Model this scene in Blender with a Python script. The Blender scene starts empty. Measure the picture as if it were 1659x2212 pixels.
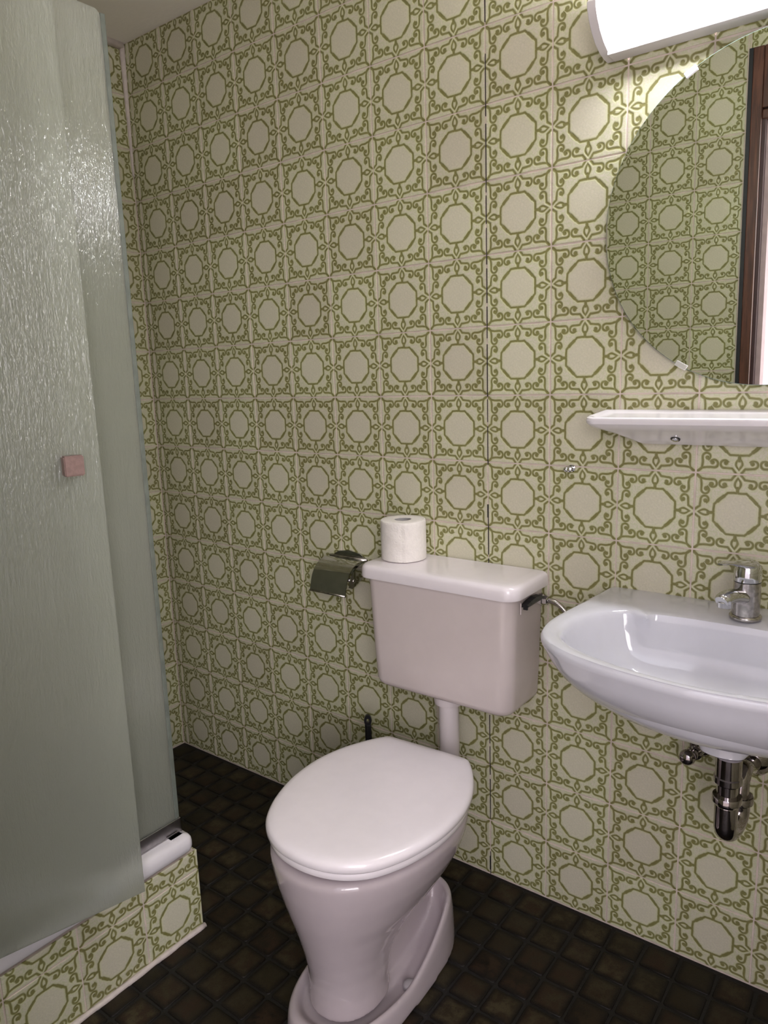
import bpy, bmesh, math, random
from mathutils import Vector, Matrix

random.seed(7)
S = bpy.context.scene
COL = S.collection
PI = math.pi

# ------------------------------------------------------------------ camera
cd = bpy.data.cameras.new('camera')
cd.sensor_fit = 'HORIZONTAL'; cd.sensor_width = 36.0
cd.lens = 1584.48 / 1659 * 36.0
cd.clip_start = 0.02
cam = bpy.data.objects.new('camera', cd); COL.objects.link(cam)
RIGHT = Vector((0.79799803, 0.60176721, -0.03279287))
DOWN = Vector((0.08478793, -0.16597592, -0.98247799))
FWD = Vector((-0.59666587, 0.78123506, -0.18347105))
mw = Matrix.Identity(4)
for r in range(3):
    mw[r][0] = RIGHT[r]; mw[r][1] = -DOWN[r]; mw[r][2] = -FWD[r]
mw[0][3], mw[1][3], mw[2][3] = 0.82831, -1.48428, 1.26927
cam.matrix_world = mw
S.camera = cam

# ------------------------------------------------------------------ world, lights, exposure
w = bpy.data.worlds.new('world'); S.world = w; w.use_nodes = True
bgn = w.node_tree.nodes['Background']
bgn.inputs[0].default_value = (0.93, 0.90, 1.0, 1)
bgn.inputs[1].default_value = 2.5
S.view_settings.view_transform = 'Standard'
S.view_settings.look = 'None'
S.view_settings.exposure = 0.14
S.view_settings.gamma = 1.0
S.view_settings.use_curve_mapping = False
S.cycles.diffuse_bounces = 8; S.cycles.max_bounces = 16; S.cycles.transmission_bounces = 12
LAMP_STRENGTH = 40.0
ld = bpy.data.lights.new('hall_fill_light', 'AREA'); ld.shape = 'RECTANGLE'; ld.size = 1.1; ld.size_y = 1.3
ld.energy = 40.0; ld.color = (1.0, 0.93, 0.92)
lo = bpy.data.objects.new('hall_fill_light', ld); COL.objects.link(lo)
lo.location = (1.75, -2.35, 1.65)  # unseen area light added in the hall to brighten the back-left wall
lo.rotation_euler = (Vector((-1.0, 0.0, 1.75)) - lo.location).to_track_quat('-Z', 'Y').to_euler()
lo['label'] = 'added fill light in the hall, reaching in through the open doorway'; lo['category'] = 'light'

# ------------------------------------------------------------------ node helper
class E:
    """socket wrapper with arithmetic"""
    def __init__(s, nt, v): s.nt = nt; s.v = v
    def _m(s, op, *a, clamp=False):
        n = s.nt.nodes.new('ShaderNodeMath'); n.operation = op; n.use_clamp = clamp
        for i, x in enumerate((s,) + a):
            x = x.v if isinstance(x, E) else x
            if isinstance(x, (int, float)): n.inputs[i].default_value = x
            else: s.nt.links.new(x, n.inputs[i])
        return E(s.nt, n.outputs[0])
    def __add__(s, o): return s._m('ADD', o)
    def __sub__(s, o): return s._m('SUBTRACT', o)
    def __mul__(s, o): return s._m('MULTIPLY', o)
    def __truediv__(s, o): return s._m('DIVIDE', o)
    def abs(s): return s._m('ABSOLUTE')
    def min(s, o): return s._m('MINIMUM', o)
    def max(s, o): return s._m('MAXIMUM', o)
    def sqrt(s): return s._m('SQRT')
    def sin(s): return s._m('SINE')
    def gt(s, o): return s._m('GREATER_THAN', o)
    def lt(s, o): return s._m('LESS_THAN', o)
    def ramp(s, a, b):
        """1 below a, 0 above b"""
        n = s.nt.nodes.new('ShaderNodeMapRange'); n.interpolation_type = 'SMOOTHSTEP'
        s.nt.links.new(s.v, n.inputs[0])
        n.inputs[1].default_value = a; n.inputs[2].default_value = b
        n.inputs[3].default_value = 1; n.inputs[4].default_value = 0
        return E(s.nt, n.outputs[0])

def new_mat(name):
    m = bpy.data.materials.new(name); m.use_nodes = True
    nt = m.node_tree; b = nt.nodes['Principled BSDF']
    return m, nt, b

def mixc(nt, f, a, b):
    n = nt.nodes.new('ShaderNodeMix'); n.data_type = 'RGBA'
    for i, x in ((0, f), (6, a), (7, b)):
        x = x.v if isinstance(x, E) else x
        if isinstance(x, (int, float)): n.inputs[i].default_value = x
        elif isinstance(x, tuple): n.inputs[i].default_value = (*x, 1)
        else: nt.links.new(x, n.inputs[i])
    return n.outputs[2]

def noise(nt, scale, detail=2, rough=0.5, vec=None, out=0, dist=0):
    n = nt.nodes.new('ShaderNodeTexNoise'); n.inputs['Scale'].default_value = scale
    n.inputs['Detail'].default_value = detail; n.inputs['Roughness'].default_value = rough
    n.inputs['Distortion'].default_value = dist
    if vec is not None: nt.links.new(vec, n.inputs['Vector'])
    return E(nt, n.outputs[out])

def coord(nt, kind='Object', scale=None, loc=None):
    t = nt.nodes.new('ShaderNodeTexCoord')
    if scale is None: return t.outputs[kind]
    m = nt.nodes.new('ShaderNodeMapping'); nt.links.new(t.outputs[kind], m.inputs[0])
    m.inputs['Scale'].default_value = scale
    return m.outputs[0]

def bump(nt, b, h, strength=0.5, dist=0.001):
    n = nt.nodes.new('ShaderNodeBump'); n.inputs['Strength'].default_value = strength
    n.inputs['Distance'].default_value = dist
    nt.links.new(h.v if isinstance(h, E) else h, n.inputs['Height'])
    nt.links.new(n.outputs[0], b.inputs['Normal'])
    return n.outputs[0]

def plain(name, col, rough=0.5, metal=0.0, coat=0.0, nz=0.0, nscale=30, bumpd=0.0, bscale=60):
    m, nt, b = new_mat(name)
    b.inputs['Base Color'].default_value = (*col, 1)
    b.inputs['Roughness'].default_value = rough
    b.inputs['Metallic'].default_value = metal
    b.inputs['Coat Weight'].default_value = coat
    if nz:
        f = noise(nt, nscale, 3, vec=coord(nt))
        c2 = tuple(max(0, c * (1 - nz)) for c in col)
        nt.links.new(mixc(nt, f.ramp(0.35, 0.65), col, c2), b.inputs['Base Color'])
    if bumpd:
        bump(nt, b, noise(nt, bscale, 3, vec=coord(nt)), 1.0, bumpd)
    return m

# ------------------------------------------------------------------ wall tile glaze: raised scroll and octagon drawing
T = 0.152
def tile_material():
    m, nt, b = new_mat('ornamental_green_tile_glaze')
    tc = nt.nodes.new('ShaderNodeTexCoord')
    # slight hand-drawn wobble
    nz = nt.nodes.new('ShaderNodeTexNoise'); nz.inputs['Scale'].default_value = 55; nz.inputs['Detail'].default_value = 1
    nt.links.new(tc.outputs['Object'], nz.inputs['Vector'])
    sp = nt.nodes.new('ShaderNodeSeparateXYZ'); nt.links.new(tc.outputs['Object'], sp.inputs[0])
    sn = nt.nodes.new('ShaderNodeSeparateXYZ'); nt.links.new(nz.outputs['Color'], sn.inputs[0])
    k = 1.0 / (T / 2)
    u = E(nt, sp.outputs[0]) * k + (E(nt, sn.outputs[0]) - 0.5) * 0.035
    v = E(nt, sp.outputs[1]) * k + (E(nt, sn.outputs[1]) - 0.5) * 0.035
    u = u.abs(); v = v.abs()
    a = u.max(v); c = u.min(v)
    def seg(p, q):
        dx, dy = q[0] - p[0], q[1] - p[1]; L = dx * dx + dy * dy
        ax = a - p[0]; cy = c - p[1]
        t = (ax * (dx / L) + cy * (dy / L)).max(0.0).min(1.0)
        ex = ax - t * dx; ey = cy - t * dy
        return (ex * ex + ey * ey).sqrt()
    def circ(p, r):
        ax = a - p[0]; cy = c - p[1]
        return (ax * ax + cy * cy).sqrt() - r
    lines = []
    # octagon with stepped corners
    lines += [seg((.528, .02), (.528, .215)), seg((.528, .215), (.455, .292))]
    thick = seg((.445, .300), (.375, .375)) - 0.014
    # leaf
    bulge = (((a - .60) * (PI / .29)).sin()) * .070
    leaf = (c - bulge).abs().max((a - .745).abs() - .145)
    midrib = seg((.545, .012), (.67, .012))
    lines += [leaf, midrib]
    # scroll springing from the middle of the edge
    lines += [seg((.965, .07), (.93, .10)), seg((.93, .10), (.862, .15)), seg((.862, .15), (.849, .335))]
    def hook(p, r, sgn):
        ring = circ(p, r).abs()
        # leave the quarter facing the centre of the tile and the stem open
        ax = a - p[0]; cy = (c - p[1]) * sgn
        hide = (cy.lt(-.01)) * (ax.gt(-.045))
        return ring + hide * 1.0
    lines += [hook((.757, .332), .092, 1)]
    lines += [circ((.728, .300), .028).max(0.0)]
    # scroll springing from the corner
    lines += [seg((.965, .955), (.865, .855)), seg((.868, .86), (.848, .74)), seg((.848, .74), (.850, .58))]
    lines += [hook((.757, .578), .093, -1)]
    lines += [circ((.728, .610), .028).max(0.0)]
    d = thick
    for x in lines: d = d.min(x)
    core = d.ramp(.014, .046)
    halo = d.ramp(.02, .11)
    # inner octagon field
    dia = (a + c) * .7071
    inside = a.max(dia * .99).ramp(.49, .52)
    mott = noise(nt, 230, 3, .65, vec=tc.outputs['Object'])
    mott2 = noise(nt, 90, 2, .5, vec=tc.outputs['Object'])
    geo = nt.nodes.new('ShaderNodeObjectInfo')
    rnd = E(nt, geo.outputs['Random'])
    cream = (.60, .560, .465); pale = (.53, .535, .365); dark = (.185, .175, .055); grey = (.545, .525, .405)
    base = mixc(nt, mott.ramp(.44, .56), cream, pale)
    base = mixc(nt, (inside * (mott2.ramp(.3, .7) * .4 + .55)), base, mixc(nt, mott.ramp(.42, .58), grey, (.62, .58, .475)))
    edge = a.ramp(.970, .990)
    base = mixc(nt, edge, (.70, .60, .53), base)
    base = mixc(nt, halo * .7 * (mott * .7 + .55), base, (.53, .54, .31))
    base = mixc(nt, core * (mott2 * .3 + .78), base, dark)
    hsv = nt.nodes.new('ShaderNodeHueSaturation'); nt.links.new(base, hsv.inputs['Color'])
    nt.links.new((rnd * .10 + .95).v, hsv.inputs['Value'])
    nt.links.new((rnd * .014 + .493).v, hsv.inputs['Hue'])
    nt.links.new(hsv.outputs[0], b.inputs['Base Color'])
    b.inputs['Roughness'].default_value = .32
    b.inputs['Specular IOR Level'].default_value = .4
    h = (d.ramp(.0, .06) * -1.0) + (a.ramp(.93, .985) * -.7 + .7) + inside * -.25 + mott * .22
    bump(nt, b, h, 0.9, .0009)
    return m

M = {}
M['tile'] = tile_material()
M['grout'] = plain('pinkish_grout', (.68, .58, .52), .9, nz=.18, nscale=25, bumpd=.0006, bscale=300)
M['dark_gap'] = plain('open_joint', (.02, .016, .014), .9)
M['sealant'] = plain('white_silicone_sealant', (.66, .58, .55), .5, nz=.12, nscale=50, bumpd=.0015, bscale=70)
M['ceiling'] = plain('matt_white_ceiling_paint', (.82, .77, .71), .9, bumpd=.0006, bscale=80)
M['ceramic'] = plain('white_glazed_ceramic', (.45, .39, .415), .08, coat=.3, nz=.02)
M['shelfc'] = plain('bright_white_ceramic', (.76, .73, .77), .1, coat=.2, nz=.02)
M['ceramic_warm'] = plain('white_plastic_cistern', (.60, .53, .525), .16, coat=.15, nz=.02)
M['seat'] = plain('white_toilet_seat_plastic', (.78, .73, .77), .17, coat=.2, nz=.02)
M['sinkc'] = plain('white_sink_ceramic', (.60, .60, .66), .07, coat=.3, nz=.02)
M['black'] = plain('black_plastic', (.012, .012, .014), .35)
M['chrome'] = plain('chrome', (.62, .62, .63), .07, metal=1.0, nz=.1, nscale=40)
M['chrome_dark'] = plain('chrome_painted_dark_reflection', (.40, .365, .37), .06, metal=1.0, nz=.1, nscale=40)  # darker chrome copy: dark floor and door reflections put into the base colour
M['dull_chrome'] = plain('limescaled_chrome', (.50, .47, .45), .22, metal=1.0, nz=.3, nscale=120)
M['alu'] = plain('brushed_aluminium', (.52, .50, .51), .30, metal=1.0, nz=.12, nscale=90)
M['paper'] = plain('tissue_paper', (.80, .76, .73), .95, nz=.04, nscale=120, bumpd=.0012, bscale=220)
M['card'] = plain('grey_cardboard', (.36, .35, .35), .9)
M['clip'] = plain('bright_clip_metal', (.85, .85, .86), .18, metal=.6)
M['mirror'] = plain('mirror_silver', (.80, .825, .775), .0, metal=1.0)
M['mirror_edge'] = plain('ground_mirror_edge', (.16, .22, .19), .15)
M['white_metal'] = plain('white_lacquered_metal', (.72, .68, .71), .35)
M['hall'] = plain('white_hall_plaster', (.80, .78, .80), .9)
M['hallfloor'] = plain('hall_floor_covering', (.55, .48, .42), .6, nz=.2)
M['pinkgrey'] = plain('pale_mauve_jamb_paint', (.50, .38, .40), .6, nz=.1)
M['knob'] = plain('rosy_knob_plastic', (.27, .175, .16), .4, nz=.15, nscale=150)
M['black_frame'] = plain('black_frame_strip', (.012, .013, .018), .5)
M['chamber'] = plain('lamp_tray_white', (.6, .6, .62), .5)

def wood_material():
    m, nt, b = new_mat('reddish_brown_wood')
    co = coord(nt, 'Object', (18, 18, 1.2))
    f = noise(nt, 4, 5, .65, vec=co, dist=1.2)
    nt.links.new(mixc(nt, f.ramp(.35, .68), (.14, .052, .033), (.055, .020, .014)), b.inputs['Base Color'])
    b.inputs['Roughness'].default_value = .38
    bump(nt, b, f, .3, .0008)
    return m
M['wood'] = wood_material()

def diffuser_material():
    m, nt, b = new_mat('lit_opal_diffuser')
    b.inputs['Base Color'].default_value = (.8, .8, .8, 1)
    b.inputs['Emission Color'].default_value = (.96, .96, 1.0, 1)
    b.inputs['Emission Strength'].default_value = LAMP_STRENGTH
    b.inputs['Roughness'].default_value = .3
    return m
M['diffuser'] = diffuser_material()

def mosaic_material():
    m, nt, b = new_mat('brown_rustic_mosaic_glaze')
    oi = nt.nodes.new('ShaderNodeObjectInfo')
    co = nt.nodes.new('ShaderNodeTexCoord')
    add = nt.nodes.new('ShaderNodeVectorMath'); add.operation = 'ADD'
    comb = nt.nodes.new('ShaderNodeCombineXYZ')
    r = E(nt, oi.outputs['Random'])
    nt.links.new((r * 37).v, comb.inputs[0]); nt.links.new((r * 91).v, comb.inputs[1])
    nt.links.new(co.outputs['Object'], add.inputs[0]); nt.links.new(comb.outputs[0], add.inputs[1])
    sp = nt.nodes.new('ShaderNodeSeparateXYZ'); nt.links.new(co.outputs['Object'], sp.inputs[0])
    ax = E(nt, sp.outputs[0]).abs().max(E(nt, sp.outputs[1]).abs())
    n1 = noise(nt, 30, 4, .7, vec=add.outputs[0]); n2 = noise(nt, 260, 3, .7, vec=add.outputs[0])
    tone = mixc(nt, r, (.020, .0155, .007), (.030, .016, .009))
    tone2 = mixc(nt, (r * 7.3)._m('FRACT'), (.006, .004, .003), (.052, .041, .021))
    c = mixc(nt, n1.ramp(.38, .60), tone, tone2)
    rim = (ax + (n2 - .5) * .02).ramp(.019, .034)
    c = mixc(nt, rim, (.007, .005, .004), c)
    c = mixc(nt, n2.ramp(.36, .46) * .6, c, (.010, .008, .006))
    nt.links.new(c, b.inputs['Base Color'])
    b.inputs['Roughness'].default_value = .45
    b.inputs['Specular IOR Level'].default_value = .22
    bump(nt, b, n1 * .6 + n2 * .5, .8, .0012)
    return m
M['mosaic'] = mosaic_material()
M['mosaic_joint'] = plain('dark_floor_joint', (.006, .0045, .004), .6, nz=.3, nscale=20, bumpd=.001, bscale=200)

def glass_material(name, streak, rough, milk):
    m, nt, b = new_mat(name)
    co = coord(nt, 'Object', (1, 1, .16))
    f = noise(nt, streak, 3, .6, vec=co, dist=.6)
    f2 = noise(nt, 330, 2, .6, vec=coord(nt, 'Object', (1, 1, .35)))
    f3 = noise(nt, 140, 2, .5, vec=coord(nt, 'Object', (1, 1, .09)))
    h = f * .6 + f2 * .5 + f3 * .5
    bn = nt.nodes.new('ShaderNodeBump'); bn.inputs['Strength'].default_value = 1.0; bn.inputs['Distance'].default_value = .0022
    nt.links.new(h.v, bn.inputs['Height'])
    b.inputs['Base Color'].default_value = (.90, .95, .90, 1)
    b.inputs['Transmission Weight'].default_value = 1.0
    b.inputs['Roughness'].default_value = rough
    b.inputs['IOR'].default_value = 1.45
    nt.links.new(bn.outputs[0], b.inputs['Normal'])
    tr = nt.nodes.new('ShaderNodeBsdfTranslucent'); tr.inputs[0].default_value = (.88, .90, .83, 1)
    df = nt.nodes.new('ShaderNodeBsdfDiffuse'); df.inputs[0].default_value = (.62, .64, .56, 1)
    nt.links.new(bn.outputs[0], df.inputs['Normal'])
    m1 = nt.nodes.new('ShaderNodeMixShader'); m1.inputs[0].default_value = .45
    nt.links.new(tr.outputs[0], m1.inputs[1]); nt.links.new(df.outputs[0], m1.inputs[2])
    m2 = nt.nodes.new('ShaderNodeMixShader'); m2.inputs[0].default_value = milk
    nt.links.new(b.outputs[0], m2.inputs[1]); nt.links.new(m1.outputs[0], m2.inputs[2])
    fr = nt.nodes.new('ShaderNodeFresnel'); fr.inputs['IOR'].default_value = 1.5
    nt.links.new(bn.outputs[0], fr.inputs['Normal'])
    fine = noise(nt, 190, 2, .6, vec=coord(nt, 'Object', (1, 1, .35)))
    b2 = nt.nodes.new('ShaderNodeBump'); b2.inputs['Strength'].default_value = 1.0; b2.inputs['Distance'].default_value = .0027
    nt.links.new((fine * .8 + f3 * .25).v, b2.inputs['Height'])
    gl = nt.nodes.new('ShaderNodeBsdfGlossy'); gl.inputs['Roughness'].default_value = .02
    nt.links.new(b2.outputs[0], gl.inputs['Normal'])
    m3 = nt.nodes.new('ShaderNodeMixShader'); nt.links.new(fr.outputs[0], m3.inputs[0])
    nt.links.new(m2.outputs[0], m3.inputs[1]); nt.links.new(gl.outputs[0], m3.inputs[2])
    nt.links.new(m3.outputs[0], nt.nodes['Material Output'].inputs[0])
    return m
M['glass'] = glass_material('rain_textured_glass', 60, .12, .44)
M['glass_edge'] = plain('greenish_glass_edge_seal', (.15, .17, .145), .6, nz=.2, nscale=30)

# ------------------------------------------------------------------ mesh helpers
def link(name, me, mat=None, parent=None, smooth=False):
    o = bpy.data.objects.new(name, me); COL.objects.link(o)
    if mat is not None and not me.materials: me.materials.append(mat)
    if smooth: me.polygons.foreach_set('use_smooth', [True] * len(me.polygons))
    if parent is not None: o.parent = parent
    return o
def bm_obj(name, bm, mat, parent=None, smooth=True, sharp=None):
    me = bpy.data.meshes.new(name)
    bmesh.ops.recalc_face_normals(bm, faces=bm.faces)
    bm.to_mesh(me); bm.free()
    if sharp is not None and smooth:
        me.polygons.foreach_set('use_smooth', [True] * len(me.polygons))
        me.set_sharp_from_angle(angle=math.radians(sharp))
        smooth = False
        o = link(name, me, mat, parent); return o
    return link(name, me, mat, parent, smooth)
def thing(name, label, cat, loc=(0, 0, 0), group=None):
    o = bpy.data.objects.new(name, None); COL.objects.link(o); o.location = loc
    o.empty_display_size = .05
    o['label'] = label; o['category'] = cat
    if group: o['group'] = group
    return o
def tag(o, label, cat, group=None):
    o['label'] = label; o['category'] = cat
    if group: o['group'] = group
    return o
def structure(o): o['kind'] = 'structure'; return o
def box(bm, x0, x1, y0, y1, z0, z1, bev=0.0, seg=2, edges=None):
    g = bmesh.ops.create_cube(bm, size=1.0)
    vs = g['verts']
    for v in vs:
        v.co = Vector(((x0 + x1) / 2 + v.co.x * (x1 - x0), (y0 + y1) / 2 + v.co.y * (y1 - y0), (z0 + z1) / 2 + v.co.z * (z1 - z0)))
    if bev:
        es = list({e for v in vs for e in v.link_edges})
        if edges: es = [e for e in es if edges(e)]
        bmesh.ops.bevel(bm, geom=es, offset=bev, segments=seg, profile=.5, affect='EDGES')
def loft(bm, rings, cap0=True, cap1=True, closed=True):
    vr = [[bm.verts.new(p) for p in r] for r in rings]
    n = len(vr[0])
    for a, b in zip(vr, vr[1:]):
        for i in range(n if closed else n - 1):
            j = (i + 1) % n
            bm.faces.new((a[i], a[j], b[j], b[i]))
    if cap0: bm.faces.new(list(reversed(vr[0])))
    if cap1: bm.faces.new(vr[-1])
    return vr
def lathe(bm, prof, o=(0, 0, 0), axis=(0, 0, 1), n=32, cap=True):
    """prof: list of (r, h) along axis from o"""
    ax = Vector(axis).normalized()
    t = Vector((1, 0, 0)) if abs(ax.x) < .9 else Vector((0, 1, 0))
    e1 = ax.cross(t).normalized(); e2 = ax.cross(e1)
    rings = []
    for r, h in prof:
        r = max(r, 1e-5)
        rings.append([Vector(o) + ax * h + (e1 * math.cos(2 * PI * i / n) + e2 * math.sin(2 * PI * i / n)) * r for i in range(n)])
    loft(bm, rings, cap, cap)
def smooth_path(pts, n):
    """Catmull-Rom"""
    P = [Vector(p) for p in pts]; out = []
    P = [P[0] * 2 - P[1]] + P + [P[-1] * 2 - P[-2]]
    for i in range(1, len(P) - 2):
        for k in range(n):
            t = k / n; a, b, c, d = P[i - 1], P[i], P[i + 1], P[i + 2]
            out.append(.5 * ((2 * b) + (c - a) * t + (2 * a - 5 * b + 4 * c - d) * t * t + (3 * b - a - 3 * c + d) * t ** 3))
    out.append(P[-2]); return out
def tube(bm, pts, rad, n=16, sub=6, flat=None):
    P = smooth_path(pts, sub) if sub > 1 else [Vector(p) for p in pts]
    up = Vector((0.13, .07, 1)).normalized(); rings = []
    m = len(P)
    for i, p in enumerate(P):
        d = (P[min(i + 1, m - 1)] - P[max(i - 1, 0)]).normalized()
        e1 = d.cross(up)
        if e1.length < 1e-3: e1 = d.cross(Vector((1, 0, 0)))
        e1.normalize(); e2 = d.cross(e1).normalized(); up = -e2 if (-e2).dot(up) > 0 else e2
        f = i / (m - 1)
        if callable(rad): r = rad(f)
        else: r = rad
        rx, ry = r if isinstance(r, tuple) else (r, r)
        rings.append([p + e1 * math.cos(2 * PI * k / n) * rx + up * math.sin(2 * PI * k / n) * ry for k in range(n)])
    loft(bm, rings)
def mesh_box(name, dims, mat, parent=None, bev=0.0, seg=2, smooth=False):
    bm = bmesh.new(); box(bm, *dims, bev, seg)
    return bm_obj(name, bm, mat, parent, smooth=smooth, sharp=None)

# ------------------------------------------------------------------ wall tiles
_tm = {}
def tile_mesh(x0, x1, y0, y1):
    key = tuple(round(v, 4) for v in (x0, x1, y0, y1))
    if key in _tm: return _tm[key]
    bv = .0024; dp = .0040; cr = .0012
    V = []; F = []
    def ring(i, z): V.extend([(x0 + i, y0 + i, z), (x1 - i, y0 + i, z), (x1 - i, y1 - i, z), (x0 + i, y1 - i, z)])
    ring(0, -dp); ring(0, -.0014); ring(cr * .4, -.0005); ring(bv, 0)
    for k in range(3):
        for i in range(4):
            j = (i + 1) % 4
            F.append((k * 4 + i, k * 4 + j, k * 4 + 4 + j, k * 4 + 4 + i))
    F.append((12, 13, 14, 15))
    me = bpy.data.meshes.new('wall_tile'); me.from_pydata(V, [], F); me.materials.append(M['tile'])
    me.update(); _tm[key] = me
    return me
G = .0016   # half of a joint
def tile_wall(parent, origin, right, normal, us, zs, skip=None, name='tile'):
    """us / zs: lists of (lo, hi, cell_lo) intervals: visible extent and start of the full cell"""
    r = Vector(right); n = Vector(normal); up = Vector((0, 0, 1)); o = Vector(origin)
    for (u0, u1, uc) in us:
        for (z0, z1, zc) in zs:
            if skip and skip(u0, u1, z0, z1): continue
            cu, cz = uc + T / 2, zc + T / 2
            me = tile_mesh(u0 - cu + G, u1 - cu - G, z0 - cz + G, z1 - cz - G)
            ob = bpy.data.objects.new(name, me); COL.objects.link(ob); ob.parent = parent
            jz = random.uniform(-.0003, .0003)
            p = o + r * (cu + random.uniform(-.0003, .0003)) + up * (cz + random.uniform(-.0003, .0003)) + n * jz
            mt = Matrix.Identity(4)
            tx, ty = random.uniform(-.002, .002), random.uniform(-.002, .002)
            nn = (n + r * tx + up * ty).normalized(); rr = (r - nn * r.dot(nn)).normalized(); uu = nn.cross(rr)
            if uu.z < 0: uu = -uu
            for i in range(3):
                mt[i][0] = rr[i]; mt[i][1] = uu[i]; mt[i][2] = nn[i]; mt[i][3] = p[i]
            ob.matrix_world = mt
CEIL = 2.273
XL, XR, YF = -1.239, 1.26, -1.29
zrows = [(k * T if k else .0015, min((k + 1) * T, CEIL), k * T) for k in range(15)]
def cells(lo, hi, start):
    out = []; c = start
    while c < hi - .004:
        a_, b_ = max(c, lo), min(c + T, hi)
        if b_ - a_ > .006: out.append((a_, b_, c))
        c += T
    return out
# back wall (behind toilet and sink), faces -y
bm = bmesh.new(); box(bm, XL - .1, XR + .1, .0022, .12, -.05, CEIL + .03)
wall_back = structure(bm_obj('wall_back', bm, M['grout'], smooth=False))
tile_wall(wall_back, (0, 0, 0), (1, 0, 0), (0, -1, 0), cells(XL, XR, -9 * T), zrows)
# open joint and missing bits of grout along the seam at x = 0
bm = bmesh.new()
z = .0
while z < CEIL - .02:
    h = random.uniform(.03, .16)
    if random.random() < .72:
        wd = random.uniform(.0005, .0009)
        box(bm, .0008 - wd, .0008 + wd, -.0002, .0024, z, z + h * .9)
    z += h
box(bm, -.0016, .0014, -.0004, .0024, .012, .05)
box(bm, -.0016, .0014, -.0004, .0024, .934, .965)
o = bm_obj('open_joint', bm, M['dark_gap'], wall_back, smooth=False); o['label'] = 'dark cracked joint line in the grout'
# left wall, faces +x
bm = bmesh.new(); box(bm, XL - .12, XL - .0022, YF - .1, .1, -.05, CEIL + .03)
wall_left = structure(bm_obj('wall_left', bm, M['grout'], smooth=False))
tile_wall(wall_left, (XL, 0, 0), (0, 1, 0), (1, 0, 0), [(-(k + 1) * T, -k * T, -(k + 1) * T) for k in range(8)] + [(YF, -8 * T, -9 * T)],
          [(a_, min(b_, 2.258), c_) for a_, b_, c_ in zrows])
# right wall, faces -x
bm = bmesh.new(); box(bm, XR + .0022, XR + .12, YF - .1, .1, -.05, CEIL + .03)
wall_right = structure(bm_obj('wall_right', bm, M['grout'], smooth=False))
tile_wall(wall_right, (XR, 0, 0), (0, 1, 0), (-1, 0, 0), [(-(k + 1) * T, -k * T, -(k + 1) * T) for k in range(8)], zrows)
# front wall with the doorway, faces +y (seen in the mirror)
YW = -1.341
DX0, DX1, DZ = .246, 1.235, 2.186
bm = bmesh.new()
box(bm, XL - .1, DX0 + .004, YW - .075, YW - .0022, -.05, CEIL + .03)
box(bm, DX0 + .004, XR + .1, YW - .075, YW - .0022, DZ, CEIL + .03)
wall_front = structure(bm_obj('wall_front', bm, M['grout'], smooth=False))
fx = .087
frows = [.123 + (k - 1) * T for k in range(16)]   # its rows sit lower than those of the other walls
frows = [(max(.0015, c_), min(c_ + T, CEIL), c_) for c_ in frows if c_ < CEIL - .01]
tile_wall(wall_front, (0, YW, 0), (1, 0, 0), (0, 1, 0), cells(XL, DX0, fx - 9 * T) + cells(DX0, XR, fx + T),
          frows, skip=lambda u0, u1, z0, z1: (u0 >= DX0 - .001 and z0 < DZ - .06))
tile_wall(wall_front, (0, YW, 0), (1, 0, 0), (0, 1, 0), cells(DX0, XR, fx + T), [(DZ + .002, CEIL, 2.099)])
# ceiling
bm = bmesh.new(); box(bm, XL - .1, XR + .1, YW - .075, .12, CEIL, CEIL + .08)
structure(bm_obj('ceiling', bm, M['ceiling'], smooth=False))
bm = bmesh.new()
tube(bm, [(XL + .002, YF + .02, CEIL - .004), (XL + .002, -.004, CEIL - .004)], .013, 10, 1)
tube(bm, [(XL + .0015, -.0015, CEIL - .006), (XL + .0015, -.0015, 1.9)], lambda f: .010 - .006 * f, 10, 8)
o = bm_obj('trim_1', bm, M['sealant']); structure(o)
# ------------------------------------------------------------------ floor mosaic
bm = bmesh.new(); box(bm, XL - .1, XR + .1, YW - .075, .12, -.06, -.0022)
floor = structure(bm_obj('floor', bm, M['mosaic_joint'], smooth=False))
PM = .0745; hm = .0342
def mosaic_mesh(k):
    rnd = random.Random(k)
    bm = bmesh.new()
    j = [rnd.uniform(-.0011, .0011) for _ in range(8)]
    base = [(-hm + j[0], -hm + j[1]), (hm + j[2], -hm + j[3]), (hm + j[4], hm + j[5]), (-hm + j[6], hm + j[7])]
    def oct_(s, z):
        r = []
        for i in range(4):
            p = Vector(base[i]); a_ = Vector(base[i - 1]); c_ = Vector(base[(i + 1) % 4])
            for q in (a_, c_):
                d = (q - p).normalized() * .004
                x = (p + d) * s
                r.append((x.x, x.y, z))
        return r
    loft(bm, [oct_(1.0, -.004), oct_(1.0, -.0016), oct_(.975, -.0006), oct_(.93, 0)], cap0=False)
    me = bpy.data.meshes.new('floor_tile'); bmesh.ops.recalc_face_normals(bm, faces=bm.faces); bm.to_mesh(me); bm.free()
    me.materials.append(M['mosaic'])
    me.polygons.foreach_set('use_smooth', [True] * len(me.polygons)); me.set_sharp_from_angle(angle=math.radians(50))
    return me
mos = [mosaic_mesh(k) for k in range(7)]
camp = Vector((.82831, -1.48428, 1.26927))
allm = []
for i in range(-17, 17):
    for k in range(0, 18):
        cx = .028 + PM * (i + .5); cy = -.004 - PM * (k + .5)
        if cx < XL + .01 or cx > XR - .01 or cy < YW + .005: continue
        if cx < -.50 and cy < -.58: continue
        p = Vector((cx, cy, 0)); d = p - camp
        zc = d.dot(FWD); vis = False
        if zc > 0:
            uu_ = 829.5 + 1584.5 * d.dot(RIGHT) / zc; vv_ = 1106 + 1584.5 * d.dot(DOWN) / zc
            vis = -60 < uu_ < 1720 and vv_ < 2290
        allm.append((0 if vis else 1, d.length, cx, cy))
allm.sort()
far = bmesh.new()
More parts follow.
